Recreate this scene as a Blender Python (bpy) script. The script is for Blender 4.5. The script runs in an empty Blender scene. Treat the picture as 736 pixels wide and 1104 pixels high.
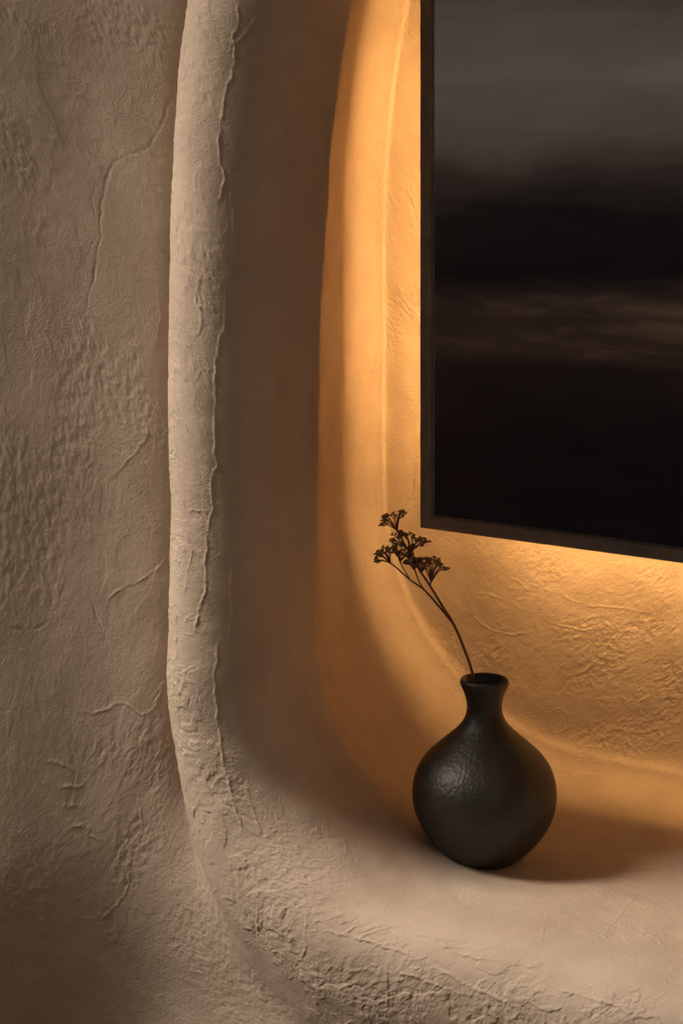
import bpy, bmesh, math, random
import numpy as np

S = bpy.context.scene
COL = S.collection
PI = math.pi

# ------------------------------------------------------------------ helpers
def link(name, me, mat=None, parent=None):
    o = bpy.data.objects.new(name, me)
    COL.objects.link(o)
    if mat: me.materials.append(mat)
    if parent: o.parent = parent
    return o

def tag(o, label=None, cat=None, group=None, kind=None):
    if label: o['label'] = label
    if cat: o['category'] = cat
    if group: o['group'] = group
    if kind: o['kind'] = kind
    return o

def from_bm(name, bm, mat, parent=None, smooth=True):
    bmesh.ops.recalc_face_normals(bm, faces=bm.faces)
    me = bpy.data.meshes.new(name)
    bm.to_mesh(me); bm.free()
    if smooth:
        for p in me.polygons: p.use_smooth = True
    return link(name, me, mat, parent)

def lathe(bm, prof, n=96):
    rings = []
    for r, z in prof:
        if r < 1e-5:
            rings.append([bm.verts.new((0, 0, z))])
        else:
            rings.append([bm.verts.new((r*math.cos(2*PI*k/n), r*math.sin(2*PI*k/n), z)) for k in range(n)])
    for a, b in zip(rings, rings[1:]):
        for k in range(n):
            k2 = (k+1) % n
            if len(a) == 1 and len(b) == 1: continue
            if len(a) == 1: bm.faces.new((a[0], b[k], b[k2]))
            elif len(b) == 1: bm.faces.new((a[k], a[k2], b[0]))
            else: bm.faces.new((a[k], a[k2], b[k2], b[k]))

def catmull(P, per):
    P = [np.array(p, float) for p in P]
    out = []
    for i in range(len(P)-1):
        p0 = P[max(i-1, 0)]; p1 = P[i]; p2 = P[i+1]; p3 = P[min(i+2, len(P)-1)]
        for k in range(per):
            t = k/per
            out.append(.5*((2*p1)+(-p0+p2)*t+(2*p0-5*p1+4*p2-p3)*t*t+(-p0+3*p1-3*p2+p3)*t**3))
    out.append(P[-1])
    return out

def tube(bm, pts, rad, n=8):
    """round tube along pts; rad is a number per point"""
    pts = [np.array(p, float) for p in pts]
    rings = []
    up = np.array((0.13, 1, 0.21)); 
    for i, p in enumerate(pts):
        d = pts[min(i+1, len(pts)-1)] - pts[max(i-1, 0)]
        d /= np.linalg.norm(d) + 1e-12
        a = np.cross(d, up); a /= np.linalg.norm(a) + 1e-12
        b = np.cross(d, a)
        rings.append([bm.verts.new(p + rad[i]*(a*math.cos(2*PI*k/n)+b*math.sin(2*PI*k/n))) for k in range(n)])
    for a, b in zip(rings, rings[1:]):
        for k in range(n):
            bm.faces.new((a[k], a[(k+1) % n], b[(k+1) % n], b[k]))
    bm.faces.new(rings[0][::-1]); bm.faces.new(rings[-1])

def box(bm, x0, x1, y0, y1, z0, z1, bevel=0.0, seg=2):
    r = bmesh.ops.create_cube(bm, size=1)
    for v in r['verts']:
        v.co = ((x0+x1)/2+v.co.x*(x1-x0), (y0+y1)/2+v.co.y*(y1-y0), (z0+z1)/2+v.co.z*(z1-z0))
    if bevel:
        es = list({e for v in r['verts'] for e in v.link_edges})
        bmesh.ops.bevel(bm, geom=es, offset=bevel, segments=seg, affect='EDGES', profile=.6)

# ------------------------------------------------------------------ materials
class N:
    """tiny node-tree writer"""
    def __init__(s, name):
        s.m = bpy.data.materials.new(name); s.m.use_nodes = True
        s.t = s.m.node_tree; s.t.nodes.clear()
        s.out = s.t.nodes.new('ShaderNodeOutputMaterial')
    def n(s, kind, **kw):
        x = s.t.nodes.new('ShaderNode'+kind)
        for k, v in kw.items():
            if k in x.inputs: 
                if hasattr(v, 'is_output') and v.is_output: s.t.links.new(v, x.inputs[k])
                else: x.inputs[k].default_value = v
            else: setattr(x, k, v)
        return x
    def l(s, a, b): s.t.links.new(a, b)
    def math(s, op, a, b=None, clamp=False):
        x = s.t.nodes.new('ShaderNodeMath'); x.operation = op; x.use_clamp = clamp
        for i, v in enumerate((a, b)):
            if v is None: continue
            if hasattr(v, 'is_output'): s.l(v, x.inputs[i])
            else: x.inputs[i].default_value = v
        return x.outputs[0]
    def ramp(s, fac, stops, interp='LINEAR'):
        x = s.t.nodes.new('ShaderNodeValToRGB'); x.color_ramp.interpolation = interp
        e = x.color_ramp.elements
        while len(e) > 1: e.remove(e[-1])
        e[0].position = stops[0][0]; e[0].color = (*stops[0][1], 1)
        for p, c in stops[1:]:
            q = e.new(p); q.color = (*c, 1)
        s.l(fac, x.inputs[0]); return x.outputs[0]

def srgb(*c): return tuple(((v/255)/12.92 if v/255 <= .04045 else ((v/255+.055)/1.055)**2.4) for v in c)

def plaster_mat():
    k = N('plaster')
    tc = k.n('TexCoord').outputs['Object']
    mot = k.n('TexNoise', Vector=tc, Scale=5.0, Detail=5.0, Roughness=.6).outputs['Fac']
    mot2 = k.n('TexNoise', Vector=tc, Scale=28.0, Detail=4.0, Roughness=.65).outputs['Fac']
    c = k.ramp(k.math('ADD', k.math('MULTIPLY', mot, .65), k.math('MULTIPLY', mot2, .35)),
               [(.32, (.43, .335, .255)), (.68, (.55, .445, .35))])
    # trowelled patches: wrinkled skin only in some places
    mask = k.ramp(k.n('TexNoise', Vector=tc, Scale=9.0, Detail=3.0, Roughness=.55).outputs['Fac'], [(.45, (.12,)*3), (.62, (1,)*3)])
    warp = k.n('TexNoise', Vector=tc, Scale=40.0, Detail=3.0).outputs['Color']
    mix = k.n('Mix', data_type='VECTOR'); mix.inputs[0].default_value = .012
    k.l(tc, mix.inputs[4]); k.l(warp, mix.inputs[5])
    wr = k.n('TexNoise', Vector=mix.outputs[1], Scale=95.0, Detail=5.0, Roughness=.6, Distortion=.4).outputs['Fac']
    ridge = k.math('SUBTRACT', 1.0, k.math('MULTIPLY', k.math('ABSOLUTE', k.math('SUBTRACT', wr, .5)), 9.0), True)
    grain = k.n('TexNoise', Vector=tc, Scale=430.0, Detail=3.0, Roughness=.6).outputs['Fac']
    soft = k.n('TexNoise', Vector=tc, Scale=55.0, Detail=4.0, Roughness=.55).outputs['Fac']
    h = k.math('ADD', k.math('MULTIPLY', k.math('MULTIPLY', ridge, mask), .15),
               k.math('ADD', k.math('MULTIPLY', grain, k.math('ADD', k.math('MULTIPLY', mask, .5), .4)), k.math('MULTIPLY', soft, .55)))
    b = k.n('Bump', Strength=.5, Distance=.0022, Height=h)
    p = k.n('BsdfPrincipled', Roughness=.82)
    p.inputs['Specular IOR Level'].default_value = .25
    k.l(c, p.inputs['Base Color']); k.l(b.outputs[0], p.inputs['Normal'])
    k.l(p.outputs[0], k.out.inputs[0])
    return k.m

def simple(name, col, rough=.5, metal=0.0, spec=.5, bump=None):
    k = N(name)
    p = k.n('BsdfPrincipled', Roughness=rough, Metallic=metal)
    p.inputs['Specular IOR Level'].default_value = spec
    tc = k.n('TexCoord').outputs['Object']
    nz = k.n('TexNoise', Vector=tc, Scale=35.0, Detail=4.0).outputs['Fac']
    a = tuple(v*.85 for v in col); b = tuple(min(1, v*1.15) for v in col)
    k.l(k.ramp(nz, [(.35, a), (.65, b)]), p.inputs['Base Color'])
    if bump:
        hz = k.n('TexNoise', Vector=tc, Scale=bump[0], Detail=3.0).outputs['Fac']
        k.l(k.n('Bump', Strength=bump[1], Distance=bump[2], Height=hz).outputs[0], p.inputs['Normal'])
    k.l(p.outputs[0], k.out.inputs[0])
    return k.m

def vase_mat():
    k = N('blackened_ceramic')
    tc = k.n('TexCoord').outputs['Object']
    nz = k.n('TexNoise', Vector=tc, Scale=45.0, Detail=4.0).outputs['Fac']
    c = k.ramp(nz, [(.3, (.014, .0105, .009)), (.7, (.023, .0175, .015))])
    v = k.n('TexVoronoi', Vector=tc, Scale=260.0, feature='SMOOTH_F1', Smoothness=.6, Randomness=1.0).outputs['Distance']
    n2 = k.n('TexNoise', Vector=tc, Scale=90.0, Detail=4.0, Roughness=.6).outputs['Fac']
    h = k.math('ADD', k.math('MULTIPLY', v, .6), k.math('MULTIPLY', n2, .8))
    b = k.n('Bump', Strength=.45, Distance=.0018, Height=h)
    p = k.n('BsdfPrincipled', Roughness=.5)
    p.inputs['Specular IOR Level'].default_value = .5
    k.l(c, p.inputs['Base Color']); k.l(b.outputs[0], p.inputs['Normal'])
    k.l(p.outputs[0], k.out.inputs[0])
    return k.m

def emit(name, col, strength):
    k = N(name)
    e = k.n('Emission', Color=(*col, 1), Strength=strength)
    k.l(e.outputs[0], k.out.inputs[0]); return k.m

# ------------------------------------------------------------------ noise on arrays
def _hash(ix, iy, seed):
    h = (ix.astype(np.int64)*374761393 + iy.astype(np.int64)*668265263 + seed*1442695041) & 0xffffffff
    h = ((h ^ (h >> 13))*1274126177) & 0xffffffff
    return (h ^ (h >> 16)) & 0xffffffff

def perlin(x, y, seed=0):
    xi = np.floor(x); yi = np.floor(y); xf = x-xi; yf = y-yi
    u = xf**3*(xf*(xf*6-15)+10); v = yf**3*(yf*(yf*6-15)+10)
    def g(dx, dy):
        a = _hash(xi+dx, yi+dy, seed)/4294967296.0*2*PI
        return np.cos(a)*(xf-dx)+np.sin(a)*(yf-dy)
    a = g(0, 0)*(1-u)+g(1, 0)*u
    b = g(0, 1)*(1-u)+g(1, 1)*u
    return (a*(1-v)+b*v)*1.5

def fbm(x, y, seed=0, oct=4, gain=.5):
    s = np.zeros_like(x); a = 1.0
    for o in range(oct):
        s += a*perlin(x*2**o, y*2**o, seed+17*o); a *= gain
    return s

def sstep(a, b, x):
    t = np.clip((x-a)/(b-a), 0, 1); return t*t*(3-2*t)

# ------------------------------------------------------------------ the wall with its niche
# one cross-section, lofted around the opening.
# columns: left x, left y, bottom z, bottom y, corner radius
ST = np.array([
    (-1.6000, -0.7600, -1.3000, -0.4200, 0.5000),
    (-1.0000, -0.5950, -0.7500, -0.2400, 0.4200),
    (-0.7200, -0.4300, -0.5200, -0.2150, 0.3600),
    (-0.5300, -0.3180, -0.3600, -0.1820, 0.3100),
    (-0.4000, -0.2370, -0.2500, -0.1680, 0.2750),
    (-0.3120, -0.1920, -0.1750, -0.1840, 0.2750),
    (-0.2890, -0.1680, -0.1300, -0.2040, 0.2700),
    (-0.2870, -0.1920, -0.0850, -0.2210, 0.2700),
    (-0.2710, -0.2200, -0.0400, -0.2280, 0.2650),
    (-0.2400, -0.2360, -0.0120, -0.2190, 0.2500),
    (-0.2050, -0.2290, 0.0030, -0.1980, 0.2350),
    (-0.1780, -0.2000, 0.0080, -0.1650, 0.2200),
    (-0.1700, -0.1500, 0.0065, -0.1100, 0.2150),
    (-0.1920, -0.0500, 0.0020, -0.0300, 0.2250),
    (-0.2850, 0.0700, 0.0000, 0.0600, 0.2650),
    (-0.3380, 0.1650, 0.0000, 0.1500, 0.3050),
    (-0.3595, 0.2300, 0.0010, 0.2150, 0.3220),
    (-0.3665, 0.2720, 0.0040, 0.2660, 0.3280),
    (-0.3640, 0.2980, 0.0120, 0.2940, 0.3240),
    (-0.3510, 0.3145, 0.0280, 0.3130, 0.3120),
    (-0.3230, 0.3215, 0.0640, 0.3250, 0.2930),
    (-0.1700, 0.3180, 0.2100, 0.3200, 0.2300),
    (0.1000, 0.3120, 0.4500, 0.3120, 0.1000),
])
GROOVE = 6      # station where the lip meets the flat wall

def build_shell(step=.0012):
    # profile parameter, spaced by the real length of the left profile
    n = len(ST)
    fine = []
    for c in range(5):
        fine.append([p for p in catmull([(v,) for v in ST[:, c]], 40)])
    prof = np.array([[float(fine[c][i][0]) for c in range(5)] for i in range(len(fine[0]))])
    L = np.hypot(np.diff(prof[:, 0]), np.diff(prof[:, 1]))
    L2 = np.hypot(np.diff(prof[:, 2]), np.diff(prof[:, 3]))
    d = np.concatenate([[0], np.cumsum(np.maximum(L, L2))])
    g0 = d[GROOVE*40]
    # sample lengths: coarse far outside the view
    su = [0.0]
    while su[-1] < d[-1]:
        x = np.interp(su[-1], d, prof[:, 0])
        h = .04 if x < -.70 else (.008 if x < -.60 else (step if x < -.10 else .01))
        su.append(su[-1]+h)
    su = np.array(su); su[-1] = d[-1]
    gi = int(np.argmin(abs(su-g0)))
    P = np.array([np.interp(su, d, prof[:, c]) for c in range(5)]).T
    # path parameter: (kind, fraction) around the opening
    tt = []
    def run(kind, n): tt.extend((kind, k/n) for k in range(n))
    run('bottom_far', 30)               # right end to the middle, outside the view
    run('bottom', int(.62/step))        # leftwards
    run('corner', int(.42/step))
    run('left', int(.50/step))
    run('top_corner', int(.80/step*.7))
    run('top', 24); run('tr', 20); run('right', 20); run('br', 20)
    XC = .40                             # middle of the opening
    m = len(tt)
    G = np.zeros((m, len(su), 3))
    xl, yl, zb, yb, r = P.T
    xr = 2*XC-xl; zt = .93-xl
    trz = .62+0*xl; trx = .13+.14*sstep(-.15, .28, yl)        # upper corners: tall soft ellipse
    zs = zt-trz; zs = np.maximum(zs, zb+r+.05)
    trz = zt-zs
    for i, (kind, f) in enumerate(tt):
        w = 0.0                           # 1 = left profile depth, 0 = bottom depth
        x1 = np.minimum(xl+r, XC-.02)
        if kind == 'bottom_far': x = (xr-r)+( .52-(xr-r))*f; z = zb+0*x
        elif kind == 'bottom': x = .52+(x1-.52)*f; z = zb+0*x
        elif kind == 'corner':
            a = f*PI/2; x = xl+r-r*math.sin(a); z = zb+r-r*math.cos(a); w = sstep(.38, 1.0, f)
        elif kind == 'left': x = xl+0*r; z = (zb+r)+(zs-zb-r)*f; w = 1.0
        elif kind == 'top_corner':
            a = f*PI/2; x = xl+trx-trx*math.cos(a); z = zs+trz*math.sin(a); w = 1.0
        elif kind == 'top': x = (xl+trx)+((xr-trx)-(xl+trx))*f; z = zt+0*x; w = 1.0
        elif kind == 'tr':
            a = f*PI/2; x = xr-trx+trx*math.sin(a); z = zs+trz*math.cos(a); w = 1.0
        elif kind == 'right': x = xr+0*r; z = zs+((zb+r)-zs)*f; w = 1.0
        else:
            a = f*PI/2; x = xr-r+r*math.cos(a); z = zb+r-r*math.sin(a); w = 1-sstep(0, .75, f)
        G[i, :, 0] = x; G[i, :, 1] = yl*w+yb*(1-w); G[i, :, 2] = z
    return G, gi, su, g0

def grid_normals(G):
    du = np.roll(G, -1, 0)-np.roll(G, 1, 0)
    dv = np.empty_like(G)
    dv[:, 1:-1] = G[:, 2:]-G[:, :-2]; dv[:, 0] = G[:, 1]-G[:, 0]; dv[:, -1] = G[:, -1]-G[:, -2]
    nn = np.cross(du, dv)
    nn /= np.linalg.norm(nn, axis=2, keepdims=True)+1e-12
    return nn

def sheet(name, G, Nn, mat):
    m, k = G.shape[:2]
    me = bpy.data.meshes.new(name)
    me.vertices.add(m*k)
    me.vertices.foreach_set('co', G.reshape(-1).astype(np.float32))
    idx = np.arange(m*k).reshape(m, k)
    a = idx; b = np.roll(idx, -1, 0)
    q = np.stack([a[:, :-1], b[:, :-1], b[:, 1:], a[:, 1:]], -1).reshape(-1, 4)
    if FLIP: q = q[:, ::-1]
    nf = len(q)
    me.loops.add(nf*4); me.polygons.add(nf)
    me.loops.foreach_set('vertex_index', q.reshape(-1).astype(np.int32))
    me.polygons.foreach_set('loop_start', (np.arange(nf)*4).astype(np.int32))
    me.polygons.foreach_set('use_smooth', np.ones(nf, bool))
    me.update(calc_edges=True)
    me.normals_split_custom_set_from_vertices(Nn.reshape(-1, 3).tolist())
    return link(name, me, mat)

# broken seams and ridges in the plaster
CRACKS = [   # (half-width, height, points on the plaster, metres)
    (0.0018, 0.0016, [(-0.167, -0.229, 0.954), (-0.170, -0.228, 0.929), (-0.176, -0.230, 0.915), (-0.174, -0.227, 0.900), (-0.179, -0.227, 0.875), (-0.186, -0.230, 0.855), (-0.191, -0.230, 0.825), (-0.194, -0.231, 0.790), (-0.189, -0.228, 0.760), (-0.198, -0.230, 0.730)]),
    (0.0016, 0.0013, [(-0.181, -0.231, 0.907), (-0.169, -0.226, 0.913), (-0.159, -0.220, 0.925), (-0.150, -0.216, 0.941)]),
    (0.0016, 0.0013, [(-0.183, -0.222, 0.755), (-0.183, -0.220, 0.725), (-0.183, -0.217, 0.693)]),
    (0.0016, 0.0012, [(-0.188, -0.226, 0.755), (-0.179, -0.219, 0.765), (-0.170, -0.209, 0.775)]),
    (0.0018, 0.0016, [(-0.215, -0.235, 0.659), (-0.221, -0.236, 0.636), (-0.213, -0.234, 0.609), (-0.223, -0.235, 0.588)]),
    (0.0018, 0.0016, [(-0.191, -0.222, 0.646), (-0.193, -0.222, 0.604), (-0.200, -0.227, 0.569), (-0.201, -0.228, 0.524), (-0.202, -0.228, 0.475), (-0.199, -0.227, 0.451), (-0.205, -0.229, 0.442), (-0.205, -0.229, 0.407), (-0.207, -0.231, 0.386), (-0.211, -0.233, 0.347), (-0.210, -0.233, 0.317), (-0.219, -0.235, 0.291), (-0.223, -0.236, 0.267)]),
    (0.0016, 0.0013, [(-0.207, -0.230, 0.403), (-0.218, -0.234, 0.403), (-0.225, -0.235, 0.404), (-0.235, -0.235, 0.396)]),
    (0.0016, 0.0013, [(-0.184, -0.211, 0.360), (-0.186, -0.214, 0.341), (-0.190, -0.217, 0.322), (-0.187, -0.215, 0.295), (-0.189, -0.217, 0.265)]),
    (0.0016, 0.0013, [(-0.224, -0.235, 0.365), (-0.231, -0.237, 0.342), (-0.234, -0.238, 0.323), (-0.236, -0.237, 0.306)]),
    (0.0018, 0.0016, [(-0.198, -0.225, 0.263), (-0.201, -0.228, 0.224), (-0.199, -0.226, 0.178), (-0.194, -0.224, 0.138), (-0.187, -0.223, 0.109), (-0.177, -0.222, 0.081), (-0.166, -0.221, 0.058)]),
    (0.0014, 0.0011, [(-0.174, -0.213, 0.112), (-0.161, -0.213, 0.082), (-0.144, -0.215, 0.052)]),
    (0.0016, 0.0013, [(-0.144, -0.216, 0.050), (-0.126, -0.215, 0.039), (-0.108, -0.217, 0.024), (-0.084, -0.214, 0.018), (-0.063, -0.211, 0.011)]),
    (0.0016, 0.0013, [(-0.143, -0.229, 0.007), (-0.144, -0.229, -0.020), (-0.149, -0.219, -0.056)]),
    (0.0016, 0.0013, [(-0.089, -0.223, 0.003), (-0.081, -0.227, -0.012), (-0.082, -0.228, -0.042), (-0.090, -0.224, -0.065)]),
    (0.0018, 0.0016, [(-0.057, -0.227, -0.019), (-0.025, -0.225, -0.019), (0.013, -0.225, -0.020), (0.058, -0.226, -0.022)]),
    (0.0016, 0.0013, [(0.022, -0.228, -0.034), (0.022, -0.226, -0.061), (0.014, -0.218, -0.093)]),
    (0.0018, 0.0016, [(0.041, -0.212, -0.004), (0.076, -0.214, -0.004), (0.112, -0.218, -0.010), (0.164, -0.214, -0.006)]),
    (0.0016, 0.0013, [(0.024, -0.228, -0.041), (0.070, -0.229, -0.042), (0.124, -0.228, -0.046)]),
    (0.0018, 0.0015, [(0.058, -0.226, -0.022), (0.102, -0.228, -0.031), (0.137, -0.229, -0.038), (0.178, -0.229, -0.043)]),
    (0.0018, 0.0015, [(0.206, -0.220, -0.016), (0.236, -0.223, -0.018), (0.268, -0.225, -0.017), (0.300, -0.225, -0.021)]),
    (0.0012, 0.0008, [(0.184, 0.018, -0.000), (0.204, -0.065, 0.005), (0.223, -0.147, 0.009)]),
    (0.0016, -0.0012, [(-0.292, -0.185, 0.860), (-0.302, -0.189, 0.834), (-0.312, -0.194, 0.808), (-0.324, -0.201, 0.790), (-0.339, -0.207, 0.786), (-0.349, -0.212, 0.782), (-0.363, -0.216, 0.766), (-0.370, -0.219, 0.734), (-0.371, -0.222, 0.693), (-0.380, -0.227, 0.635), (-0.389, -0.232, 0.598)]),
    (0.0014, -0.001, [(-0.373, -0.223, 0.692), (-0.381, -0.227, 0.677), (-0.387, -0.231, 0.666)]),
    (0.0012, -0.0009, [(-0.375, -0.224, 0.708), (-0.379, -0.225, 0.729), (-0.378, -0.224, 0.750)]),
    (0.0016, -0.0012, [(-0.464, -0.278, 0.250), (-0.442, -0.263, 0.247), (-0.420, -0.249, 0.257)]),
    (0.0014, -0.0011, [(-0.381, -0.226, 0.287), (-0.371, -0.221, 0.256), (-0.358, -0.214, 0.226)]),
    (0.0014, 0.0011, [(-0.302, -0.183, 0.334), (-0.316, -0.195, 0.317), (-0.330, -0.202, 0.305), (-0.354, -0.214, 0.294), (-0.367, -0.219, 0.272)]),
    (0.0018, 0.0013, [(-0.397, -0.235, 0.156), (-0.371, -0.222, 0.156), (-0.349, -0.211, 0.169), (-0.320, -0.198, 0.157), (-0.304, -0.188, 0.194)]),
    (0.0018, 0.0013, [(-0.433, -0.258, 0.100), (-0.413, -0.245, 0.098), (-0.393, -0.232, 0.088)]),
    (0.0018, 0.0013, [(-0.419, -0.249, 0.073), (-0.398, -0.235, 0.071), (-0.384, -0.227, 0.078)]),
    (0.0018, 0.0013, [(-0.413, -0.245, 0.050), (-0.384, -0.227, 0.049)]),
    (0.0016, 0.0012, [(-0.450, -0.270, 0.108), (-0.433, -0.258, 0.081), (-0.422, -0.251, 0.069)]),
    (0.0016, 0.0012, [(-0.407, -0.240, 0.022), (-0.393, -0.232, 0.028), (-0.384, -0.227, 0.017), (-0.370, -0.219, 0.013)]),
    (0.0014, 0.001, [(-0.368, -0.218, 0.415), (-0.344, -0.209, 0.437), (-0.330, -0.202, 0.456), (-0.318, -0.196, 0.485)]),
    (0.0014, 0.001, [(-0.314, -0.192, 0.646), (-0.309, -0.191, 0.600), (-0.315, -0.196, 0.563)]),
    (0.0012, 0.0009, [(-0.331, -0.201, 0.072), (-0.329, -0.200, 0.041), (-0.321, -0.197, 0.016)]),
    (0.0014, 0.001, [(-0.387, -0.215, -0.092), (-0.360, -0.206, -0.062), (-0.345, -0.203, -0.039), (-0.345, -0.205, -0.013)]),
    (0.0013, -0.0009, [(-0.325, 0.229, 0.972), (-0.340, 0.239, 0.919), (-0.345, 0.228, 0.865), (-0.356, 0.237, 0.805), (-0.361, 0.241, 0.751), (-0.363, 0.244, 0.656), (-0.361, 0.232, 0.590)]),
    (0.0013, 0.0009, [(-0.362, 0.242, 0.507), (-0.366, 0.258, 0.418), (-0.366, 0.267, 0.320), (-0.363, 0.275, 0.286)]),
    (0.0016, 0.001, [(-0.222, 0.326, 0.193), (-0.203, 0.325, 0.171), (-0.165, 0.324, 0.163), (-0.124, 0.323, 0.172)]),
    (0.0014, 0.0009, [(-0.211, 0.325, 0.208), (-0.185, 0.323, 0.210), (-0.161, 0.323, 0.204)]),
    (0.0014, 0.0009, [(-0.167, 0.322, 0.241), (-0.143, 0.321, 0.232), (-0.123, 0.321, 0.215)]),
    (0.0014, 0.0009, [(-0.110, 0.322, 0.193), (-0.076, 0.321, 0.185), (-0.024, 0.321, 0.188)]),
    (0.0014, 0.0009, [(-0.104, 0.323, 0.071), (-0.084, 0.324, 0.080), (-0.075, 0.324, 0.064), (-0.090, 0.323, 0.050), (-0.106, 0.323, 0.057)]),
    (0.0014, 0.0009, [(-0.071, 0.324, 0.048), (-0.043, 0.321, 0.040), (-0.019, 0.324, 0.048)]),
    (0.0014, 0.0009, [(-0.089, 0.320, 0.225), (-0.049, 0.320, 0.217), (-0.000, 0.320, 0.220), (0.041, 0.320, 0.218)]),
]

def polyline_relief(G, Nn, pts, width, jit, seed):
    """signed relief of one raised, broken plaster seam running through pts"""
    p = np.array(catmull(pts, 10))
    lo = p.min(0)-.02; hi = p.max(0)+.02
    sel = np.all((G > lo) & (G < hi), axis=2)
    V = G[sel]; nv = Nn[sel]
    if len(V) == 0: return sel, np.zeros(0)
    wob = np.stack([fbm(V[:, 2]*60+seed, V[:, 0]*60+V[:, 1]*40, seed+k, 3) for k in range(3)], 1)*jit
    V = V+wob
    best = np.full(len(V), 1e9); side = np.zeros(len(V)); arc = np.zeros(len(V))
    for i in range(len(p)-1):
        a = p[i]; b = p[i+1]; e = b-a; l2 = e@e
        t = np.clip(((V-a)@e)/l2, 0, 1)
        dv = V-(a+t[:, None]*e)
        dv = dv-(dv*nv).sum(1)[:, None]*nv
        dd = np.linalg.norm(dv, axis=1)
        up = dd < best
        best[up] = dd[up]; arc[up] = i+t[up]
    ends = np.clip(np.minimum(arc, len(p)-1-arc)/6, .15, 1)
    amp = .75+.25*np.sin(arc*.5+seed)+fbm(arc*.35, arc*0+seed, seed+5, 3)*.5
    amp = np.clip(amp, .25, 1.2)*ends
    return sel, amp*np.exp(-(best/width)**2)

def relief(G, Nn, su, g0):
    x, y, z = G[..., 0], G[..., 1], G[..., 2]
    # unrolled coordinates: a = along the opening, b = across the section
    a = np.cumsum(np.r_[np.zeros((1, G.shape[1])), np.linalg.norm(np.diff(G, axis=0), axis=2)], 0)
    a = a[:, [np.argmin(abs(su-g0-.10))]]+0*a
    b = (su-g0)[None, :]+0*a
    lip = sstep(.015, .05, b)*(1-sstep(.115, .17, b))
    wall = 1-sstep(-.01, .01, b)
    reveal = sstep(.14, .2, b)*(1-sstep(.62, .70, b))
    back = sstep(.64, .72, b)
    h = fbm(a*6, b*6, 3, 3)*.0022                            # hand-shaped unevenness
    h += fbm(a*22, b*22, 9, 3)*.0005*(1-.6*wall)*(1-.4*reveal)
    # skin of ridges where a trowel dragged half-dry plaster
    wx = fbm(a*18, b*18, 21, 3)*.35; wy = fbm(a*18, b*18, 22, 3)*.35
    def lines(fr, w, seed):
        v = fbm(a*fr+wx, b*fr*1.25+wy, seed, 3, .55)
        return np.exp(-(v/w)**2)
    m1 = sstep(.05, .45, fbm(a*5, b*7, 31, 3)+.15*wall+.35*lip-.25*reveal)
    m2 = sstep(.05, .5, fbm(a*9, b*9, 33, 3)+.35*lip-.1*reveal+.1*back)
    h += lines(16, .035, 41)*m1*.0006*(1-.75*wall)*(1-.5*back)
    h += lines(34, .07, 43)*m2*.0004*(1-.6*wall)*(1-.4*back)
    h += fbm(a*120, b*120, 51, 3, .65)*.00036*(.35+m2)*(1-.6*reveal)
    # thin flakes: raised plateaus with sharp borders
    pl = sstep(-.02, .03, fbm(a*11+wx, b*14+wy, 61, 4, .55)-.12)
    h += pl*.0007*(.25+.75*lip+.1*wall)*(1-.8*reveal)
    for w, amp, pts in CRACKS:
        sel, r = polyline_relief(G, Nn, pts, w*.72, .0022, int(abs(pts[0][2])*1000) % 97)
        h[sel] += r*amp*.72
    fade = sstep(-.75, -.62, x)
    return h*fade

plaster = plaster_mat()
G, gi, su, g0 = build_shell()
FLIP = grid_normals(G)[10:60, -40:, 1].mean() > 0     # faces must look into the room
def oriented(G): return -grid_normals(G) if FLIP else grid_normals(G)
Nn = oriented(G)
G = G + Nn*relief(G, Nn, su, g0)[..., None]
Nn = oriented(G)
tag(sheet('wall_front', G[:, :gi+1], Nn[:, :gi+1], plaster), kind='structure',
    label='rough beige plaster wall around the niche')
niche = tag(sheet('wall_niche', G[:, gi:], Nn[:, gi:], plaster), kind='structure',
    label='rounded plaster niche with a thick hand-shaped lip')
# the flat middle of the niche's back
bm = bmesh.new()
ring = [bm.verts.new(G[i, -1]) for i in range(0, G.shape[0])]
bm.faces.new(ring)
o = from_bm('wall_back', bm, plaster); tag(o, kind='structure')
# room floor
bm = bmesh.new()
box(bm, -1.8, 3.2, -3.6, -.16, -1.02, -.98)
tag(from_bm('floor', bm, simple('floor_plaster', (.20, .15, .11), .6), smooth=False), kind='structure')

# ------------------------------------------------------------------ wall screen
X0, X1, Z0, Z1 = -.2243, .983, .3098, .992
YF, YB = .213, .258
frame_m = simple('black_frame_metal', (.15, .147, .152), .4, .0, .5)
tv = bpy.data.objects.new('wall_screen', None); COL.objects.link(tv)
tv.location = ((X0+X1)/2, YB, Z0)
tag(tv, 'large slim black-framed screen showing a dim blurred dusk landscape, glowing orange behind', 'screen')
def under_tv(o): o.location = -tv.location; return o
W = .0165; REC = .007
bm = bmesh.new()
def ring_loft(loops):
    vs = [[bm.verts.new(p) for p in l] for l in loops]
    for A, B in zip(vs, vs[1:]):
        for k in range(4):
            bm.faces.new((A[k], A[(k+1) % 4], B[(k+1) % 4], B[k]))
    return vs
def rect(ins, y): return [(X0+ins, y, Z0+ins), (X1-ins, y, Z0+ins), (X1-ins, y, Z1-ins), (X0+ins, y, Z1-ins)]
ring_loft([rect(.012, YB-.031), rect(.010, YB), rect(.0015, YB), rect(0, YB-.0015), rect(0, YF+.0025), rect(.0007, YF+.0007), rect(.0025, YF),
           rect(W-.002, YF), rect(W-.0005, YF+.0006), rect(W, YF+.002), rect(W, YF+REC), rect(W+.002, YF+REC+.001)])
under_tv(from_bm('frame', bm, frame_m, tv, smooth=False))
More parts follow.
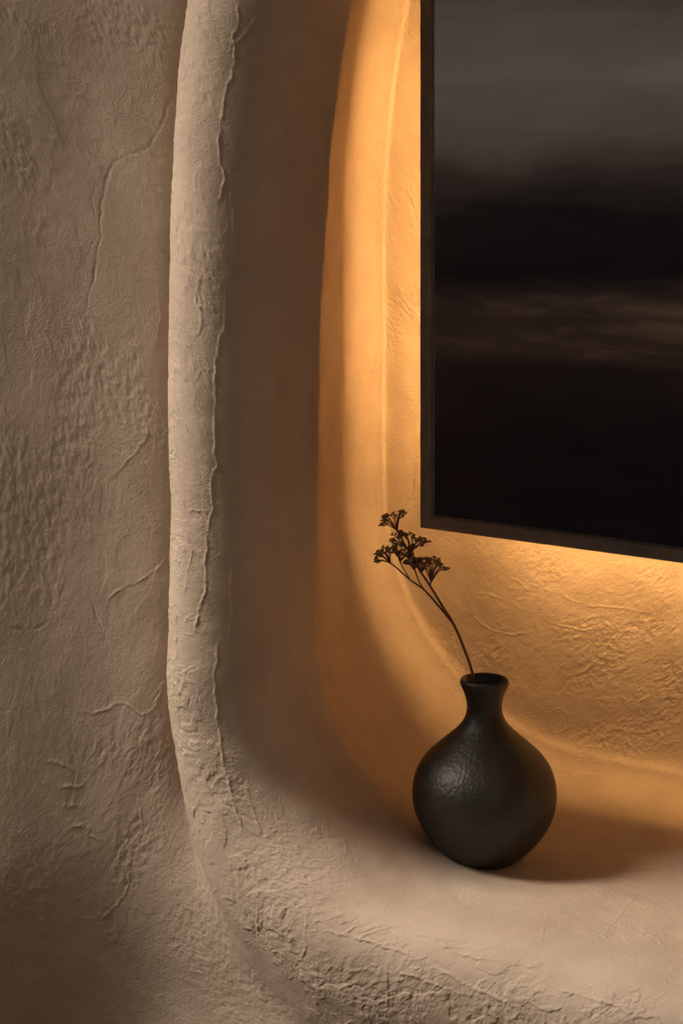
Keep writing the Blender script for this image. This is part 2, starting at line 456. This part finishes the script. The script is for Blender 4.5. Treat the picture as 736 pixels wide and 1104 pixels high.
# picture
bm = bmesh.new()
ins = W-.001
box(bm, X0+ins, X1-ins, YF+REC+.0005, YF+REC+.0038, Z0+ins, Z1-ins)
def screen_mat():
    k = N('screen_picture')
    tc = k.n('TexCoord').outputs['Object']
    sp = k.n('SeparateXYZ', Vector=tc); X = sp.outputs['X']; Z = sp.outputs['Z']
    st = k.n('Mapping', Vector=tc); st.inputs['Scale'].default_value = (1.3, 1, 6)
    n1 = k.n('TexNoise', Vector=st.outputs[0], Scale=1.7, Detail=5.0, Roughness=.55, Distortion=.3).outputs['Fac']
    st2 = k.n('Mapping', Vector=tc); st2.inputs['Scale'].default_value = (2.6, 1, 15); st2.inputs['Location'].default_value = (3.1, 0, 1.7)
    n2 = k.n('TexNoise', Vector=st2.outputs[0], Scale=1.6, Detail=4.0, Roughness=.55, Distortion=.5).outputs['Fac']
    zz = k.math('ADD', Z, k.math('MULTIPLY', k.math('SUBTRACT', n1, .5), .16))
    zz = k.math('ADD', zz, k.math('MULTIPLY', X, -.06))
    v = k.math('DIVIDE', k.math('SUBTRACT', zz, Z0), .66)
    base = k.ramp(v, [(0, srgb(9, 6, 8)), (.18, srgb(12, 8, 9)), (.30, srgb(22, 15, 13)), (.385, srgb(40, 28, 21)), (.43, srgb(34, 25, 20)), (.49, srgb(13, 10, 11)),
                      (.60, srgb(18, 14, 14)), (.68, srgb(40, 32, 28)), (.76, srgb(68, 58, 50)), (.88, srgb(80, 70, 62)), (1, srgb(62, 54, 48))])
    band = k.math('MULTIPLY', k.ramp(v, [(.30, (0,)*3), (.37, (1,)*3), (.42, (1,)*3), (.46, (0,)*3)]), k.ramp(n2, [(.45, (0,)*3), (.72, (1,)*3)]))
    mx = k.n('Mix', data_type='RGBA', blend_type='ADD')
    k.l(band, mx.inputs[0]); k.l(base, mx.inputs[6]); mx.inputs[7].default_value = (*srgb(60, 43, 31), 1)
    dk = k.n('Mix', data_type='RGBA', blend_type='MULTIPLY')
    dk.inputs[0].default_value = 1
    k.l(mx.outputs[2], dk.inputs[6]); k.l(k.ramp(n2, [(.25, (.78,)*3), (.7, (1.08,)*3)]), dk.inputs[7])
    p = k.n('BsdfPrincipled', Roughness=.35)
    p.inputs['Base Color'].default_value = (.004, .004, .004, 1)
    p.inputs['Specular IOR Level'].default_value = .12
    k.l(dk.outputs[2], p.inputs['Emission Color']); p.inputs['Emission Strength'].default_value = 1.0
    k.l(p.outputs[0], k.out.inputs[0]); return k.m
under_tv(from_bm('picture', bm, screen_mat(), tv, smooth=False))
# body behind the panel, its wall bracket and the light strip round its edge
bm = bmesh.new()
I = .045
box(bm, X0+.02, X1-.02, YF+REC+.0042, YB-.0326, Z0+.02, Z1-.02)
box(bm, X0+I, X1-I, YB-.0328, YB+.026, Z0+I, Z1-I, .002)
under_tv(from_bm('back_housing', bm, frame_m, tv, smooth=False))
bm = bmesh.new()
box(bm, .25, .55, YB+.022, .318, .55, .78, .003)
under_tv(from_bm('wall_bracket', bm, frame_m, tv, smooth=False))
SY = (YB-.0215, YB+.0045)       # side strips: front and back edge of the glowing face
BY = (YB-.011, YB+.008)       # bottom and top strips
TILT = .004
led_m = emit('warm_led', (1.0, .535, .175), 57.0)
def strip(parent_wedge, face, p0, p1, out, ys):
    # a wedge along p0-p1 (x, z); its sloping face looks outwards and towards the room
    def at(p, o, y): return (p[0]+out[0]*o, y, p[1]+out[1]*o)
    V = [[parent_wedge.verts.new(at(p, o, y)) for (o, y) in ((0, ys[0]), (TILT, ys[1]), (TILT, ys[1]+.002), (-.002, ys[1]+.002), (-.002, ys[0]))] for p in (p0, p1)]
    for k in range(5): parent_wedge.faces.new((V[0][k], V[0][(k+1) % 5], V[1][(k+1) % 5], V[1][k]))
    parent_wedge.faces.new(V[0]); parent_wedge.faces.new(V[1])
    Fv = [[face.verts.new(at(p, o, y)) for (o, y) in ((.0003, ys[0]-.0003), (TILT+.0003, ys[1]-.0003), (TILT, ys[1]), (0, ys[0]))] for p in (p0, p1)]
    for k in range(4): face.faces.new((Fv[0][k], Fv[0][(k+1) % 4], Fv[1][(k+1) % 4], Fv[1][k]))
    face.faces.new(Fv[0]); face.faces.new(Fv[1])
bw = bmesh.new(); bf = bmesh.new()
xa, xb, za, zb_ = X0+I, X1-I, Z0+I, Z1-I
strip(bw, bf, (xa, za), (xa, zb_), (-1, 0), SY)
strip(bw, bf, (xb, za), (xb, zb_), (1, 0), SY)
strip(bw, bf, (xa, za), (xb, za), (0, -1), BY)
strip(bw, bf, (xa, zb_), (xb, zb_), (0, 1), BY)
ch = under_tv(from_bm('strip_channel', bw, frame_m, tv, smooth=False))
led = under_tv(from_bm('light_strip', bf, led_m, tv, smooth=False))
led['label'] = 'warm orange light strip behind the screen'

# ------------------------------------------------------------------ vase
vm = vase_mat()
vase = bpy.data.objects.new('vase', None); COL.objects.link(vase)
tag(vase, 'round-bodied matte black ceramic vase with a narrow flared neck on the niche ledge', 'vase')
mm = .001
outer = [(0, 0), (.028, 0), (.034, .0015), (.0425, .0075), (.0545, .0185), (.0660, .0325), (.0742, .0470), (.0790, .0620), (.0803, .0770),
         (.0782, .0920), (.0725, .1060), (.0640, .1175), (.0540, .127), (.0430, .1365), (.0325, .1455), (.0258, .153), (.0215, .161), (.0195, .170), (.0201, .178), (.0222, .186), (.0252, .193)]
oc = catmull(outer[2:], 5)
body = [outer[0], outer[1]] + [tuple(p) for p in oc]
inner = [(.0190, .192), (.0165, .183), (.0155, .172), (.018, .158), (.040, .134), (.066, .108), (.074, .080), (.066, .045), (.04, .016), (0, .008)]
bm = bmesh.new(); lathe(bm, body+inner)
ob = from_bm('body', bm, vm, vase)
rim = catmull([(.0250, .1925), (.0267, .1962), (.0273, .1995), (.0263, .2022), (.0243, .2029), (.0224, .2014), (.0209, .1985), (.0196, .1945), (.0188, .1915)], 4)
bm = bmesh.new(); lathe(bm, [tuple(p) for p in rim])
from_bm('rim', bm, vm, vase)
floor_lift = .0

# ------------------------------------------------------------------ dried flower
stem_m = simple('dry_stem', (.10, .034, .018), .6)
bloom_m = simple('dry_bloom', (.19, .088, .038), .85, bump=(900, .5, .001))
fl = bpy.data.objects.new('dried_flower', None); COL.objects.link(fl)
fl.rotation_euler = (0, 0, math.radians(35))
tag(fl, 'single dried brown flower sprig with umbel heads leaning left out of the black vase', 'dried flower')
K = .001032
def q(px, py, dy=0.0): return ((px-522)*K, dy, (928-py)*K)
rng = random.Random(7)
def stalk(name, pts, r0, r1, parent, per=8):
    c = catmull(pts, per)
    bm = bmesh.new()
    tube(bm, c, [r0+(r1-r0)*i/(len(c)-1) for i in range(len(c))], 8)
    return from_bm(name, bm, stem_m, parent)
main = [q(540, 905, .01), q(521, 800, .004), q(510, 730), q(500, 699), q(488, 671, -.004), q(475, 650, -.005), q(463, 630, -.006), q(449, 609, -.006), q(437, 588, -.005), q(428, 571, -.004)]
stalk('stem', main, .0019, .0010, fl)
def head(name, base, dirpx, n, spread, length, seed, rb=.00075):
    """umbel: rays from base ending in little florets"""
    r = random.Random(seed)
    e = bpy.data.objects.new(name, None)
    bmr = bmesh.new(); bmf = bmesh.new()
    d0 = np.array((dirpx[0], 0, -dirpx[1]), float); d0 /= np.linalg.norm(d0)
    side = np.cross(d0, (0, 1, 0)); dep = np.array((0, 1, 0.))
    b = np.array(base)
    for i in range(n):
        u = -1+2*(i+.5)/n + r.uniform(-.12, .12); w = r.uniform(-.8, .8)
        d = d0+side*u*spread*1.35+dep*w*spread*.8; d /= np.linalg.norm(d)
        L = length*r.uniform(.8, 1.1)
        tip = b+d*L
        mid = b+d0*L*.30+ (d*L*.5-d0*L*.12)
        tube(bmr, catmull([b, mid, tip], 4), [rb*(1-.35*j/8) for j in range(9)], 6)
        # floret: tiny star of pointed petals and a seed knot
        for s in range(r.randint(3, 4)):
            off = np.array((r.gauss(0, 1), r.gauss(0, 1), r.gauss(0, .7)))*.0019
            c0 = tip+off+d*.0012
            tube(bmr, [tip-d*.003, c0], [rb*.6, rb*.5], 5)
            res = bmesh.ops.create_icosphere(bmf, subdivisions=1, radius=.0009*r.uniform(.8, 1.25))
            for v in res['verts']: v.co = v.co+bpy_vec(c0)
            for p_ in range(5):
                ang = 2*PI*p_/5+r.uniform(-.4, .4)
                pd = d*r.uniform(.35, 1.0)+(side*math.cos(ang)+dep*math.sin(ang))*.95
                pd /= np.linalg.norm(pd)
                tube(bmf, [c0, c0+pd*.0016, c0+pd*.0034], [.00065, .00075, .0001], 5)
    o = from_bm(name, bmf, bloom_m, fl)
    rr = from_bm('ray', bmr, stem_m, o)
    return o
from mathutils import Vector as _V
def bpy_vec(p): return _V((p[0], p[1], p[2]))
# side branches
stalk('branch', [q(487, 670, -.004), q(474, 655, .001), q(458, 638, .006), q(442, 627, .010), q(428, 615, .012), q(421, 610, .013)], .0013, .0008, fl)
stalk('branch', [q(462, 643, .006), q(452, 627, -.006), q(446, 610, -.012)], .0009, .0007, fl)
stalk('branch', [q(443, 628, .01), q(436, 616, .004), q(431, 606, .002)], .0008, .0006, fl)
stalk('branch', [q(465, 634, -.006), q(463, 628, -.014), q(464, 622, -.018)], .0011, .0009, fl)
stalk('branch', [q(448, 607, -.006), q(445, 596, .004), q(445, 588, .01)], .0009, .0007, fl)
# heads
head('flower_head', q(428, 571, -.004), (-6, -12), 9, .85, .0185, 1)
head('flower_head', q(441, 596, -.004), (5, -12), 7, .75, .0220, 2)
head('flower_head', q(437, 588, -.002), (-10, -6), 5, .6, .0135, 3)
head('flower_head', q(421, 610, .013), (-7, -9), 8, .9, .0165, 4)
head('flower_head', q(431, 606, .002), (2, -9), 5, .9, .0120, 5)
head('flower_head', q(446, 612, -.012), (-1, -9), 7, 1.0, .0125, 6)
head('flower_head', q(441, 604, .006), (-4, -12), 6, .8, .0150, 8)
head('flower_head', q(455, 617, .004), (0, -10), 7, .9, .0140, 9)
head('flower_head', q(464, 624, -.016), (1, -12), 9, .62, .0225, 7)

# ------------------------------------------------------------------ light
def aim(o, tgt):
    d = _V(tgt)-o.location
    o.rotation_euler = d.to_track_quat('-Z', 'Y').to_euler()
ld = bpy.data.lights.new('side_window_light', 'AREA'); ld.energy = 7.9; ld.color = (1.0, .86, .72)
ld.shape = 'RECTANGLE'; ld.size = 1.05; ld.size_y = 1.2; ld.spread = math.radians(34)
lo = bpy.data.objects.new('side_window_light', ld); COL.objects.link(lo)
lo.location = (-1.94, -1.58, 2.27); aim(lo, (-.09, -.2, .26))
w = bpy.data.worlds.new('World'); S.world = w; w.use_nodes = True
nt = w.node_tree; bg = nt.nodes['Background']
wt = nt.nodes.new('ShaderNodeTexCoord'); ws = nt.nodes.new('ShaderNodeSeparateXYZ'); wr = nt.nodes.new('ShaderNodeMapRange')
nt.links.new(wt.outputs['Generated'], ws.inputs[0]); nt.links.new(ws.outputs['X'], wr.inputs['Value'])
wr.inputs['From Min'].default_value = -.2; wr.inputs['From Max'].default_value = .9      # the room is lighter on its right
wr.inputs['To Min'].default_value = .055; wr.inputs['To Max'].default_value = .28
nt.links.new(wr.outputs[0], bg.inputs[1]); bg.inputs[0].default_value = (1.0, .80, .63, 1)

# ------------------------------------------------------------------ camera
yaw = math.radians(35); f = 2400.0
cd = bpy.data.cameras.new('camera'); cam = bpy.data.objects.new('camera', cd); COL.objects.link(cam)
cd.sensor_fit = 'VERTICAL'; cd.sensor_height = 36.0; cd.lens = f/1104*36
cd.shift_y = -(552-90)/1104
cam.location = (1.29055, -2.12020, .86489)
cam.rotation_euler = (PI/2, 0, yaw)
cd.clip_start = .05
S.camera = cam
S.view_settings.view_transform = 'Standard'; S.view_settings.look = 'None'
S.view_settings.gamma = 1; S.view_settings.use_curve_mapping = False
S.view_settings.exposure = 0.0
